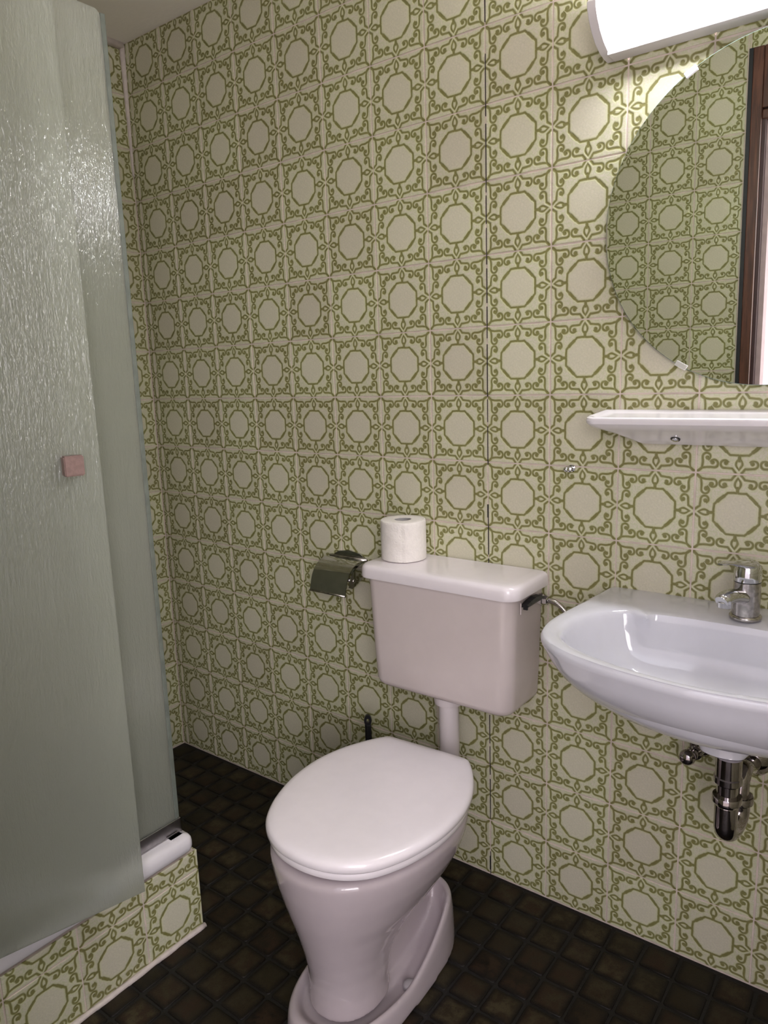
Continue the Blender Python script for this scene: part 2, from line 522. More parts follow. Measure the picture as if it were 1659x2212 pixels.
for n_, (vis, dl, cx, cy) in enumerate(allm):
    me = mos[random.randrange(len(mos))]
    mt = Matrix.Translation((cx + random.uniform(-.0008, .0008), cy + random.uniform(-.0008, .0008), random.uniform(-.0005, .0004))) @ \
        Matrix.Rotation(random.uniform(-.007, .007), 4, 'X') @ Matrix.Rotation(random.uniform(-.007, .007), 4, 'Y') @ Matrix.Rotation(random.uniform(-.012, .012) + random.randrange(4) * PI / 2, 4, 'Z')
    if n_ < 298:
        ob = bpy.data.objects.new('floor_tile', me); COL.objects.link(ob); ob.parent = floor; ob.matrix_world = mt
    else:
        nv = len(far.verts); far.from_mesh(me); far.verts.ensure_lookup_table()
        bmesh.ops.transform(far, matrix=mt, verts=far.verts[nv:])
o = bm_obj('floor_tiles', far, M['mosaic'], floor, smooth=False); o['kind'] = 'stuff'

# ------------------------------------------------------------------ doorway and hall behind the camera
dr = structure(thing('door_1', 'brown wooden door frame reflected in the round mirror', 'door frame', (DX0, YW, 0)))
del dr['label']; del dr['category']
def at(par, o):
    o.parent = par; o.matrix_parent_inverse = Matrix.Translation(par.location).inverted(); return o
bm = bmesh.new(); box(bm, DX0 - .002, DX0 + .010, YW - .07, YW + .012, 0, DZ)  # narrow black strip between the tiles and the wooden post
at(dr, bm_obj('frame_strip', bm, M['black_frame'], smooth=False))
bm = bmesh.new(); box(bm, DX0 + .010, DX0 + .042, YW - .075, YW + .014, 0, DZ, .003)
at(dr, bm_obj('frame_post', bm, M['wood'], smooth=False))
bm = bmesh.new(); box(bm, DX0 + .042, DX0 + .052, YW - .075, YW - .005, 0, 2.0)
at(dr, bm_obj('frame_rebate', bm, plain('dark_rebate', (.05, .02, .022), .5), smooth=False))
bm = bmesh.new(); box(bm, DX0 + .042, DX1, YW - .075, YW + .012, 2.006, DZ, .003)
box(bm, DX0 + .042, DX1, YW - .075, YW + .004, 1.975, 2.003, .003)
at(dr, bm_obj('frame_header', bm, M['wood'], smooth=False))
bm = bmesh.new(); box(bm, DX1 - .035, DX1 + .02, YW - .075, YW + .014, 0, DZ, .003)
at(dr, bm_obj('frame_post', bm, M['wood'], smooth=False))
bm = bmesh.new(); box(bm, DX0 + .052, DX0 + .068, YW - .085, YW - .030, 0, 2.0)
at(dr, bm_obj('jamb', bm, M['pinkgrey'], smooth=False))
# hall
bm = bmesh.new(); box(bm, -1.4, 2.6, -3.3, -3.2, -.05, 2.6)
structure(bm_obj('wall_hall', bm, M['hall'], smooth=False))
bm = bmesh.new(); box(bm, -1.4, 2.6, -3.2, YW - .075, -.06, -.003)
structure(bm_obj('floor_hall', bm, M['hallfloor'], smooth=False))

# ------------------------------------------------------------------ shower base with tiled apron
XB = -.468; YB = -.545
ZR = .203
base = thing('shower_tray', 'tiled raised shower base with white tray rim at lower left', 'shower tray', (XB, YB, 0))
bm = bmesh.new(); box(bm, XL + .003, XB - .0022, YF, YB - .0022, .001, ZR - .003)
core_ = at(base, bm_obj('apron', bm, M['grout'], smooth=False))
def base_tiles(origin, right, normal, us, zs):
    before = set(bpy.data.objects)
    tile_wall(None, origin, right, normal, us, zs)
    for ob in list(bpy.data.objects):
        if ob not in before:
            ob.parent = base; ob.matrix_parent_inverse = Matrix.Translation(base.location).inverted()
zb = [(.006, .1525, .0005), (.1525, ZR, .1525)]
base_tiles((XB, 0, 0), (0, 1, 0), (1, 0, 0), [(-.694, YB + .001, -.694), (-.846, -.694, -.846), (-.998, -.846, -.998), (-1.15, -.998, -1.15), (YF, -1.15, -1.302)], zb)
base_tiles((0, YB, 0), (1, 0, 0), (0, 1, 0), [(XB - (k + 1) * T, XB - k * T, XB - (k + 1) * T) for k in range(5)], zb)
bm = bmesh.new()
random.seed(3)
pts = [(XB + .002, YF + .01 + i * .035, .002 + random.uniform(-.001, .001)) for i in range(21)] + [(XB + .003, YB + .002, .003)]
tube(bm, pts, lambda f: (.007 + .001 * math.sin(f * 60), .0065), 8, 2)
at(base, bm_obj('sealant_bead', bm, M['sealant']))
# tray: rounded rim all round and a sunken floor
bm = bmesh.new()
def rim_box(x0, x1, y0, y1): box(bm, x0, x1, y0, y1, ZR, .2505, .019, 4)
rim_box(XB - .075, XB + .005, YF + .004, YB - .006)
rim_box(XL + .004, XL + .06, YF + .004, YB - .006)
rim_box(XL + .004, XB + .004, YB - .075, YB - .006)
rim_box(XL + .004, XB + .004, YF + .004, YF + .06)
box(bm, XL + .01, XB - .03, YF + .01, YB - .03, ZR - .004, ZR + .008)
at(base, bm_obj('tray_basin', bm, M['shelfc'], sharp=40))

# shower screen, fixed pane on the side
XG = -.505; ZG0, ZG1 = .262, 1.962
def pane(bm, x0, x1, y0, y1, z0, z1, rc, axis='y'):
    """flat pane with rounded top corner at the y1 (or x1) end"""
    pts = []
    a0, a1 = (y0, y1) if axis == 'y' else (x0, x1)
    pts = [(a0, z0), (a1, z0), (a1, z1 - rc)]
    for k in range(1, 6):
        t = k / 5 * PI / 2
        pts.append((a1 - rc + rc * math.cos(t), z1 - rc + rc * math.sin(t)))
    pts.append((a0, z1))
    if axis == 'y': r0 = [(x0, p[0], p[1]) for p in pts]; r1 = [(x1, p[0], p[1]) for p in pts]
    else: r0 = [(p[0], y0, p[1]) for p in pts]; r1 = [(p[0], y1, p[1]) for p in pts]
    loft(bm, [r0, r1])
scr = thing('shower_screen', 'fixed rain-glass pane of the shower next to the tiled wall corner', 'shower screen', (XG, -.7, .25))
bm = bmesh.new(); pane(bm, XG - .003, XG + .003, -.734, -.572, ZG0, ZG1, .012)
at(scr, bm_obj('pane', bm, M['glass'], smooth=False))
bm = bmesh.new(); box(bm, XG - .004, XG + .004, -.572, -.561, ZG0 + .01, ZG1 - .004, .002)
at(scr, bm_obj('edge_seal', bm, M['glass_edge'], smooth=False))
bm = bmesh.new(); box(bm, XG - .012, XG + .012, -.736, -.563, .2495, .2535); box(bm, XG + .008, XG + .011, -.736, -.563, .2495, .284, .001)
box(bm, XG - .011, XG - .008, -.736, -.563, .2495, .284, .001)
box(bm, XG - .011, XG + .011, -.5655, -.563, .2495, .284, .0005)
at(scr, bm_obj('bottom_rail', bm, M['alu'], smooth=False))
scr2 = thing('shower_screen', 'end pane of the shower facing the toilet wall, seen through the side pane', 'shower screen', (-.85, -.568, .25))
bm = bmesh.new(); box(bm, XL + .008, XG - .014, -.571, -.565, ZG0, ZG1)
at(scr2, bm_obj('pane', bm, M['glass'], smooth=False))
bm = bmesh.new(); box(bm, XL + .008, XG - .014, -.577, -.559, .2495, .262, .001)
at(scr2, bm_obj('bottom_rail', bm, M['alu'], smooth=False))
# swing door, slightly ajar, hinged near the doorway
A = Vector((-.386, -.738)); dirv = Vector((-.452 + .386, -.999 + .738)).normalized(); Bq = A + dirv * .54
door = thing('shower_door', 'large frosted rain-glass shower door ajar at left edge with square knob', 'shower door', (Bq.x, Bq.y, .252))
nv = Vector((-dirv.y, dirv.x)); nv = nv if nv.x > 0 else -nv
bm = bmesh.new()
z0, z1 = .252, 1.962
def pz(t, off, zz):
    q = A + dirv * t + nv * off; return (q.x, q.y, zz)
outl = [(0.54, z0), (0, z0), (0, z1), (0.54, z1)]
loft(bm, [[pz(t, -.006, zz) for t, zz in outl], [pz(t, 0, zz) for t, zz in outl]])
at(door, bm_obj('pane', bm, M['glass'], smooth=False))
for off0, off1, tt, nm in ((0.0, .020, .050, 'knob'), (-.030, -.006, .050, 'knob')):
    bm = bmesh.new()
    rr = [[pz(tt - .016, off0, 1.112), pz(tt + .018, off0, 1.112), pz(tt + .018, off0, 1.148), pz(tt - .016, off0, 1.148)],
          [pz(tt - .016, off1, 1.112), pz(tt + .018, off1, 1.112), pz(tt + .018, off1, 1.148), pz(tt - .016, off1, 1.148)]]
    loft(bm, rr); bmesh.ops.bevel(bm, geom=list(bm.edges), offset=.002, segments=2, affect='EDGES')
    at(door, bm_obj(nm, bm, M['knob'], smooth=False))
bm = bmesh.new()
for zz in (.45, 1.75):
    q = [pz(.50, -.014, zz), pz(.54, -.014, zz), pz(.54, .008, zz), pz(.50, .008, zz)]
    loft(bm, [q, [(p[0], p[1], zz + .06) for p in q]])
at(door, bm_obj('hinge', bm, M['chrome'], smooth=False))

# ------------------------------------------------------------------ toilet
CX = -.055
def mirror_outline(half):
    """half: points (dx>=0, y) from back centre to front centre -> closed smooth outline"""
    pts = [Vector((p[0], p[1], 0)) for p in half]
    full = pts + [Vector((-p.x, p.y, 0)) for p in reversed(pts[1:-1])]
    n = len(full); out = []
    for i in range(n):
        a_, b_, c_, d_ = full[i - 1], full[i], full[(i + 1) % n], full[(i + 2) % n]
        for k in range(6):
            t = k / 6
            out.append(.5 * ((2 * b_) + (c_ - a_) * t + (2 * a_ - 5 * b_ + 4 * c_ - d_) * t * t + (3 * b_ - a_ - 3 * c_ + d_) * t ** 3))
    return out
LID = mirror_outline([(0, -.186), (.06, -.186), (.102, -.188), (.119, -.202), (.145, -.24), (.172, -.295), (.188, -.36), (.189, -.43), (.178, -.49), (.156, -.55), (.121, -.602), (.068, -.636), (0, -.648)])
def offset_outline(O, d, z, cy=-.43):
    out = []; n = len(O)
    for i in range(n):
        t = (O[(i + 1) % n] - O[i - 1]).normalized(); nn = Vector((t.y, -t.x, 0))
        if nn.dot(O[i] - Vector((0, cy, 0))) < 0: nn = -nn
        p = O[i] + nn * d
        out.append((CX + p.x, p.y, z))
    return out
toilet = thing('toilet', 'white ceramic floor-standing toilet with closed seat lid', 'toilet', (CX, -.43, 0))
# lid
bm = bmesh.new()
rings = [offset_outline(LID, d, z) for d, z in ((-.014, .4043), (-.002, .4043), (0, .4065), (0, .416), (-.003, .421), (-.008, .4242))]
for s_, z_ in ((.91, .4262), (.80, .4275), (.6, .4286)): rings.append([(CX + p.x * s_, -.42 + (p.y + .42) * s_, z_) for p in LID])
vr = loft(bm, rings, cap0=True, cap1=False)
c_ = [bm.verts.new((CX + (p.x) * .35, -.42 + (p.y + .42) * .35, .4292)) for p in LID]
for i in range(len(c_)):
    j = (i + 1) % len(c_); bm.faces.new((vr[-1][i], vr[-1][j], c_[j], c_[i]))
bm.faces.new(c_)
at(toilet, bm_obj('lid', bm, M['seat'], sharp=60))
# seat
bm = bmesh.new()
loft(bm, [offset_outline(LID, d, z) for d, z in ((-.014, .3870), (-.007, .3870), (-.005, .389), (-.005, .3975), (-.006, .4005), (-.014, .4008))])
at(toilet, bm_obj('seat', bm, M['seat'], sharp=60))
# bowl, trapway and foot grown together
def egg(hw, yb, yf, z, n=64, wide=.42, pw=2.15, pb=2.3):
    yc = yb + (yf - yb) * wide; out = []
    for i in range(n):
        t = 2 * PI * i / n; c, s = math.cos(t), math.sin(t)
        p = pw if c < 0 else pb
        x = hw * math.copysign(abs(s) ** (2 / p), s)
        y = (yb - yc) * abs(c) ** (2 / p) if c >= 0 else (yf - yc) * abs(c) ** (2 / p)
        out.append((CX + x, yc + y, z))
    return out
bm = bmesh.new()
R = [(.3785, .160, -.220, -.630), (.379, .169, -.214, -.641), (.374, .178, -.207, -.651), (.366, .180, -.206, -.653), (.345, .177, -.207, -.651), (.315, .168, -.215, -.647), (.285, .154, -.235, -.641),
     (.255, .138, -.270, -.634), (.225, .117, -.325, -.626), (.195, .101, -.375, -.618), (.16, .087, -.410, -.610), (.12, .078, -.430, -.603), (.08, .075, -.440, -.601), (.04, .077, -.44, -.603)]
loft(bm, [egg(hw, yb, yf, z) for z, hw, yb, yf in R])
# trapway
loft(bm, [egg(hw, yb, yf, z, 48, .5, 3, 3) for z, hw, yb, yf in ((.02, .050, -.225, -.50), (.10, .046, -.225, -.50), (.20, .046, -.235, -.50), (.29, .052, -.24, -.50))])
# foot
def foot_ring(s, dz, inner=False):
    out = []
    for x, y, _ in egg(.120 * s, -.425 + .222 * s, -.425 - .232 * s, 0, 96, .45, 2.6, 3.0):
        f = min(1, max(0, (-.25 - y) / .22)); f = f * f * (3 - 2 * f)
        h = .128 * (1 - f) + .050 * f
        out.append((x, y, max(0, h * dz)))
    return out
loft(bm, [foot_ring(1.0, 0), foot_ring(1.0, .25), foot_ring(.985, .70), foot_ring(.965, .92), foot_ring(.93, 1.0), foot_ring(.89, .98), foot_ring(.82, .66), foot_ring(.55, .50)])
o = bm_obj('bowl', bm, M['ceramic'])
rm = o.modifiers.new('remesh', 'REMESH'); rm.mode = 'VOXEL'; rm.voxel_size = .0038; rm.use_smooth_shade = True
sm = o.modifiers.new('smooth', 'SMOOTH'); sm.factor = .6; sm.iterations = 9
at(toilet, o)
bm = bmesh.new(); lathe(bm, [(.0135, 0), (.0135, .012), (.0125, .015), (.008, .0175), (.0, .018)], (.044, -.445, .030), (.15, -.1, 1), 20)
at(toilet, bm_obj('bolt_cap', bm, plain('grey_bolt_cap', (.34, .31, .33), .35), sharp=50))
for sx in (-.07, .07):
    bm = bmesh.new(); lathe(bm, [(.011, 0), (.011, .022), (.008, .026)], (CX + sx, -.205, .378), (0, 0, 1), 16)
    at(toilet, bm_obj('hinge', bm, M['seat'], sharp=40))
bm = bmesh.new()
lathe(bm, [(.034, 0), (.034, .03), (.03, .034)], (CX - .020, -.185, .318), (0, 1, 0), 24)
at(toilet, bm_obj('inlet_collar', bm, M['seat'], sharp=40))
toilet.rotation_euler = (0, 0, math.radians(3.0)); toilet.location.x += .010

# ------------------------------------------------------------------ cistern
cis = thing('toilet_cistern', 'white plastic cistern mounted on the tiles above the toilet', 'cistern', (CX, 0, .5))
def rrect(x0, x1, y0, y1, z, rf, rb=.004, n=8):
    """rounded rectangle, front (y0) corners radius rf"""
    out = []
    for cx_, cy_, r, a0 in ((x1 - rb, y1 - rb, rb, 0), (x0 + rb, y1 - rb, rb, 90), (x0 + rf, y0 + rf, rf, 180), (x1 - rf, y0 + rf, rf, 270)):
        for k in range(n + 1):
            t = math.radians(a0 + 90 * k / n)
            out.append((cx_ + r * math.cos(t), cy_ + r * math.sin(t), z))
    return out
bm = bmesh.new()
def tank(z, ins=0.0):
    f = (z - .515) / .285
    return rrect(-.243 - .009 * f + ins, .131 + .0095 * f - ins, -.151 - .009 * f + ins, -.004 - ins * .1, z, .034 - ins * .5)
loft(bm, [tank(.516, .026), tank(.5165, .020), tank(.520, .011), tank(.527, .004), tank(.537, .0008), tank(.60), tank(.70), tank(.7985)])
at(cis, bm_obj('tank', bm, M['ceramic_warm'], sharp=50))
bm = bmesh.new()
def lidr(z, ins): return rrect(-.266 + ins, .156 - ins, -.171 + ins, -.0045, z, .034 - ins * .6)
loft(bm, [lidr(.796, .006), lidr(.795, .001), lidr(.798, 0), lidr(.815, .001), lidr(.821, .003), lidr(.8245, .007), lidr(.826, .013), lidr(.8262, .03)])
at(cis, bm_obj('tank_lid', bm, M['seat'], sharp=60))
bm = bmesh.new()
lathe(bm, [(.036, 0), (.036, -.026), (.034, -.034), (.026, -.036)], (-.068, -.078, .520), (0, 0, 1), 32)
tube(bm, [(-.068, -.078, .49), (-.068, -.078, .42), (-.068, -.078, .36), (-.068, -.088, .330), (-.068, -.115, .319), (-.068, -.15, .318)], .0245, 24, 6)
at(cis, bm_obj('flush_pipe', bm, plain('white_flush_pipe', (.66, .60, .62), .22), sharp=50))
bm = bmesh.new()
P0 = Vector((.151, -.113, .778))
prof = [(-.118, .776, .0035), (-.10, .7775, .0065), (-.075, .779, .0075), (-.05, .778, .006), (-.036, .776, .003)]
loft(bm, [[(.146 + dx * 1.0, y, z + dz * hh) for dx, dz in ((0, 1), (.013, .8), (.017, 0), (.013, -.8), (0, -1))] for y, z, hh in prof])
box(bm, .146, .156, -.112, -.107, .765, .775, .001)
at(cis, bm_obj('flush_lever', bm, M['black'], smooth=False))
bm = bmesh.new(); box(bm, .1435, .146, -.121, -.119, .756, .782, .0004)
at(cis, bm_obj('lever_plate', bm, M['ceramic_warm'], smooth=False))
bm = bmesh.new()
tube(bm, [(.164, -.028, .766), (.180, -.027, .765), (.198, -.026, .754), (.212, -.025, .735), (.220, -.024, .70), (.222, -.022, .65), (.222, -.012, .62), (.222, .001, .615)], .0058, 14, 8)
hs = at(cis, bm_obj('supply_hose', bm, M['dull_chrome']))
bm = bmesh.new(); lathe(bm, [(.010, 0), (.0135, .003), (.0135, .012), (.0105, .014), (.0105, .023), (.007, .025)], (.141, -.028, .766), (1, 0, 0), 6)
at(cis, bm_obj('hose_nut', bm, M['chrome'], smooth=False))

# ------------------------------------------------------------------ toilet roll
rc = (-.198, -.066); rz = .8266
roll = thing('toilet_roll', 'white toilet paper roll standing on the cistern lid', 'toilet paper', (rc[0], rc[1], rz))
bm = bmesh.new(); n = 96; rings = []
def pr(r0, z, wob):
    out = []
    for i in range(n):
        t = 2 * PI * i / n
        # loose end of the sheet: small step in the radius on the camera side
        dd = (t - math.radians(306)) % (2 * PI)
        r = r0 + wob * (.0016 * (1 - dd / (2 * PI)) + .0007 * math.sin(5 * t + z * 130) * math.exp(-min(dd, 2 * PI - dd) * 1.5))
        out.append((rc[0] + r * math.cos(t), rc[1] + r * math.sin(t), z))
    return out
zs = [rz + .0005 + k * .0965 / 16 for k in range(17)]
rings = [pr(.0205, zs[0], 0), pr(.0515, zs[0], 1), pr(.0542, zs[0] + .0015, 1)] + [pr(.0545, z, 1) for z in zs[1:-1]] + [pr(.0538, zs[-1] - .001, 1), pr(.0525, zs[-1], 1), pr(.035, zs[-1] + .0004, 0), pr(.0205, zs[-1], 0), pr(.0205, zs[8], 0)]
vr = loft(bm, rings, cap0=False, cap1=False)
for i in range(n): bm.faces.new((vr[-1][i], vr[-1][(i + 1) % n], vr[0][(i + 1) % n], vr[0][i]))
at(roll, bm_obj('paper', bm, M['paper'], sharp=45))
bm = bmesh.new()
lathe(bm, [(.0204, 0), (.0204, .0955), (.0192, .0955), (.0192, 0)], (rc[0], rc[1], rz + .0006), (0, 0, 1), 40, cap=False)
at(roll, bm_obj('core', bm, M['card'], sharp=45))

# ------------------------------------------------------------------ chrome paper holder
ph = thing('toilet_paper_holder', 'empty chrome paper holder with curved cover beside the cistern', 'paper holder', (-.425, 0, .8))
bm = bmesh.new()
prof = [(-.487, .772), (-.480, .789), (-.462, .800), (-.425, .806), (-.388, .800), (-.370, .789), (-.363, .772), (-.363, .74), (-.487, .74)]
loft(bm, [[(x, -.0005, z) for x, z in prof], [(x, -.006, z) for x, z in prof]])
at(ph, bm_obj('back_plate', bm, M['chrome'], smooth=False))
bm = bmesh.new()
cv = smooth_path([(0, -.012, .786), (0, -.040, .789), (0, -.070, .778), (0, -.092, .752), (0, -.104, .712)], 5)
up_ = [[(x, p.y, p.z) for x in (-.484, -.45, -.40, -.361)] for p in cv]
lo_ = [[(x, p.y + .0015, p.z - .002) for x in (-.361, -.40, -.45, -.484)] for p in cv]
loft(bm, [a_ + b_ for a_, b_ in zip(up_, lo_)])
cov = at(ph, bm_obj('cover', bm, M['chrome'], sharp=50))
bm = bmesh.new(); tube(bm, [(-.484, -.104, .711), (-.361, -.104, .711)], .0028, 10, 1)
at(ph, bm_obj('edge_roll', bm, M['dull_chrome']))
bm = bmesh.new(); tube(bm, [(-.487, -.012, .787), (-.358, -.012, .787)], .0035, 10, 1)
at(ph, bm_obj('hinge', bm, M['dull_chrome']))
for sx in (-.482, -.366):
    bm = bmesh.new(); r_ = [(-.006, .784), (-.035, .780), (-.062, .768), (-.078, .745), (-.082, .728), (-.070, .722), (-.04, .735), (-.006, .744)]
    loft(bm, [[(sx, y, z) for y, z in r_], [(sx + .002, y, z) for y, z in r_]])
    at(ph, bm_obj('side_cheek', bm, M['chrome'], smooth=False))
bm = bmesh.new(); tube(bm, [(-.483, -.062, .742), (-.363, -.062, .742)], .005, 12, 1)
at(ph, bm_obj('spindle', bm, M['dull_chrome']))

# ------------------------------------------------------------------ toilet brush
br = thing('toilet_brush', 'black toilet brush handle standing between wall and toilet', 'toilet brush', (-.305, -.105, 0))
bm = bmesh.new()
bx, by = -.305, -.100
for (z0_, z1_, w0, w1) in ((.05, .28, .005, .006), (.28, .33, .008, .0085)):
    lathe(bm, [(w0, 0), (w1, z1_ - z0_)], (bx, by, z0_), (0, 0, 1), 16)
rings = []
for z_, w_ in ((.33, .0100), (.337, .0108), (.343, .0098), (.350, .0105), (.357, .0096), (.364, .0102), (.370, .0096)):
    rings.append([(bx + math.cos(2 * PI * k / 20) * w_, by + math.sin(2 * PI * k / 20) * .006, z_) for k in range(20)])
loft(bm, rings)
# eyelet at the tip, ring facing the room
ex = Vector((.80, .60, 0)); n = 24; vr = []
for i in range(n):
    t = 2 * PI * i / n; c_, s_ = math.cos(t), math.sin(t)
    row = []
    for r_, oy in ((.0098, -.0045), (.0098, .0045), (.0036, .0045), (.0036, -.0045)):
        zz = s_ * (r_ * 1.6); p = Vector((bx, by, .383)) + ex * (c_ * r_) + Vector((0, 0, zz)) + Vector((-.6, .8, 0)) * oy
        row.append(bm.verts.new(p))
    vr.append(row)
for i in range(n):
    a_, b_ = vr[i], vr[(i + 1) % n]
    for k in range(4): bm.faces.new((a_[k], a_[(k + 1) % 4], b_[(k + 1) % 4], b_[k]))
at(br, bm_obj('handle', bm, M['black'], sharp=40))
bm = bmesh.new(); lathe(bm, [(.045, 0), (.047, .004), (.040, .10), (.036, .13), (.033, .13), (.033, .02), (0, .02)], (bx, by, 0), (0, 0, 1), 32)
at(br, bm_obj('holder', bm, M['black'], sharp=40))

# ------------------------------------------------------------------ wash basin
SX = .570
OUT = [(0, 0), (.10, 0), (.19, 0), (.240, -.0003), (.264, -.002), (.272, -.010), (.2745, -.03), (.277, -.07), (.283, -.13), (.289, -.20), (.292, -.255), (.289, -.30), (.277, -.34), (.253, -.375), (.215, -.403), (.16, -.424), (.09, -.439), (0, -.447)]
INN = [(0, -.116), (.08, -.118), (.135, -.124), (.149, -.130), (.161, -.152), (.174, -.134), (.195, -.134), (.222, -.152), (.246, -.19), (.259, -.235), (.260, -.275), (.252, -.31), (.232, -.345), (.196, -.374), (.145, -.397), (.08, -.415), (0, -.424)]
NA = 192; SC = Vector((0, -.27))
def polar(half, smooth=True):
    full = [Vector(p) for p in half] + [Vector((-p[0], p[1])) for p in reversed(half[1:-1])]
    # dense smoothing
    n = len(full); dense = []
    for i in range(n):
        a_, b_, c_, d_ = full[i - 1], full[i], full[(i + 1) % n], full[(i + 2) % n]
        for k in range(6):
            t = k / 6
            dense.append(b_.lerp(c_, t) if not smooth else .5 * ((2 * b_) + (c_ - a_) * t + (2 * a_ - 5 * b_ + 4 * c_ - d_) * t * t + (3 * b_ - a_ - 3 * c_ + d_) * t ** 3))
    res = []
    m = len(dense)
    for k in range(NA):
        th = 2 * PI * k / NA; d = Vector((math.cos(th), math.sin(th))); best = None
        for i in range(m):
            p = dense[i] - SC; q = dense[(i + 1) % m] - SC; e = q - p
            den = d.x * e.y - d.y * e.x
            if abs(den) < 1e-12: continue
            t = (p.x * e.y - p.y * e.x) / den; s_ = (p.x * d.y - p.y * d.x) / den
            if t > 0 and -1e-6 <= s_ <= 1 + 1e-6 and (best is None or t > best): best = t
        res.append(SC + d * best)
    return res
PO = polar(OUT); PI_ = polar(INN); PS_ = polar([q for k_, q in enumerate(INN) if k_ not in (3, 4, 5)])
sink = thing('wash_basin', 'white ceramic wall-hung wash basin at right', 'sink', (SX, 0, .8))
def ringp(fn): return [tuple(fn(i)) for i in range(NA)]
def V3(x, y, z): return (SX + x, y - .0005, z)
rings = []
# bowl bottom -> rim -> underside
for s_, z in ((.06, .6735), (.16, .674), (.34, .678), (.55, .686), (.72, .698), (.84, .717), (.915, .745), (.955, .775), (.975, .795), (.985, .803)):
    cy = -.262
    Q_ = [PS_[i].lerp(PI_[i], max(0, (s_ - .955) / .03)) for i in range(NA)]
    rings.append(ringp(lambda i: V3(Q_[i].x * s_, cy + (Q_[i].y - cy) * s_, z)))
for f, z in ((0.0, .8085), (.12, .8118), (.30, .8135), (.62, .8145), (.84, .8142)):
    rings.append(ringp(lambda i: V3(*(PI_[i].lerp(PO[i], f)), z)))
for s_, z in ((.990, .8125), (.997, .809), (.9985, .803), (.993, .797)):
    rings.append(ringp(lambda i: V3(PO[i].x * s_, PO[i].y * s_, z)))
under = []
for sx_, z in ((.981, .788), (.962, .776), (.933, .760), (.895, .742), (.842, .722), (.775, .701), (.695, .681), (.59, .662), (.48, .647), (.375, .6355), (.285, .627), (.215, .6215), (.165, .6185)):
    f_ = (z - .6150) / .173
    under.append((sx_, sx_ + .05 * (1 - sx_) + .04 * math.sin(PI * f_), -.125 * (1 - f_) ** 6, z))
under += [(.150, .20, -.124, .6170), (.146, .19, -.128, .6050), (.13, .17, -.138, .5995), (.10, .14, -.15, .5985)]
for sx_, sy_, y0_, z in under:
    rings.append(ringp(lambda i: V3(PO[i].x * sx_, y0_ + PO[i].y * sy_, z)))
bm = bmesh.new(); loft(bm, rings)
at(sink, bm_obj('basin', bm, M['sinkc'], sharp=50))
bm = bmesh.new(); lathe(bm, [(.012, .0), (.031, .001), (.032, .003), (.026, .0045), (.018, .002), (0, .002)], (SX + .0, -.262, .6742), (0, 0, 1), 32)
at(sink, bm_obj('drain_ring', bm, M['chrome'], sharp=50))

# ------------------------------------------------------------------ mixer tap
FB = Vector((.5735, -.082, .8147)); fd = Vector((-.33, -.944, 0)).normalized()
tap = thing('mixer_tap', 'chrome single-lever mixer tap on the basin', 'tap', FB)
bm = bmesh.new(); lathe(bm, [(.0262, 0), (.0272, .002), (.0272, .005), (.0255, .0075), (.0232, .008)], FB, (0, 0, 1), 40)
at(tap, bm_obj('base_ring', bm, M['dull_chrome'], sharp=50))
bm = bmesh.new(); lathe(bm, [(.0232, .006), (.0232, .035), (.0230, .055), (.0226, .069)], FB, (0, 0, 1), 40)
at(tap, bm_obj('body', bm, M['dull_chrome'], sharp=50))
bm = bmesh.new()
tube(bm, [FB + Vector((0, 0, .040)) + fd * .008, FB + Vector((0, 0, .047)) + fd * .028, FB + Vector((0, 0, .051)) + fd * .048, FB + Vector((0, 0, .0505)) + fd * .066, FB + Vector((0, 0, .046)) + fd * .078],
     lambda f: (.0145 + .002 * (1 - f), .0125 - .001 * f) if f < .93 else (.012, .0098), 24, 6)
sp_ = at(tap, bm_obj('spout', bm, M['chrome'], sharp=60))
bm = bmesh.new(); q = FB + Vector((0, 0, .044)) + fd * .066
lathe(bm, [(.0115, .002), (.0135, 0), (.0135, -.009), (.011, -.0105), (.004, -.0105)], q, (0, 0, 1), 28)
at(tap, bm_obj('aerator', bm, M['chrome'], sharp=40))
bm = bmesh.new(); lathe(bm, [(.0224, .0685), (.0224, .0705)], FB, (0, 0, 1), 40)
at(tap, bm_obj('seal_ring', bm, M['black'], sharp=40))
bm = bmesh.new()
lathe(bm, [(.0229, .0708), (.0234, .078), (.0230, .088), (.0208, .098), (.0165, .105), (.009, .109), (0, .110)], FB, (0, 0, 1), 40)
prof_ = [(-.016, .094, .012, .007), (-.004, .099, .018, .009), (.012, .1020, .0195, .0085), (.028, .1055, .0165, .0068), (.046, .1100, .0125, .0048), (.064, .1140, .0108, .0034), (.080, .1158, .0088, .0026), (.088, .1152, .005, .0015)]
sd = Vector((-fd.y, fd.x, 0)); rg = []
for s_, h_, w_, t_ in prof_:
    rg.append([FB + fd * s_ + Vector((0, 0, h_ + t_ * math.sin(2 * PI * k / 20))) + sd * (w_ * math.cos(2 * PI * k / 20)) for k in range(20)])
loft(bm, rg)
at(tap, bm_obj('lever', bm, M['chrome'], sharp=60))

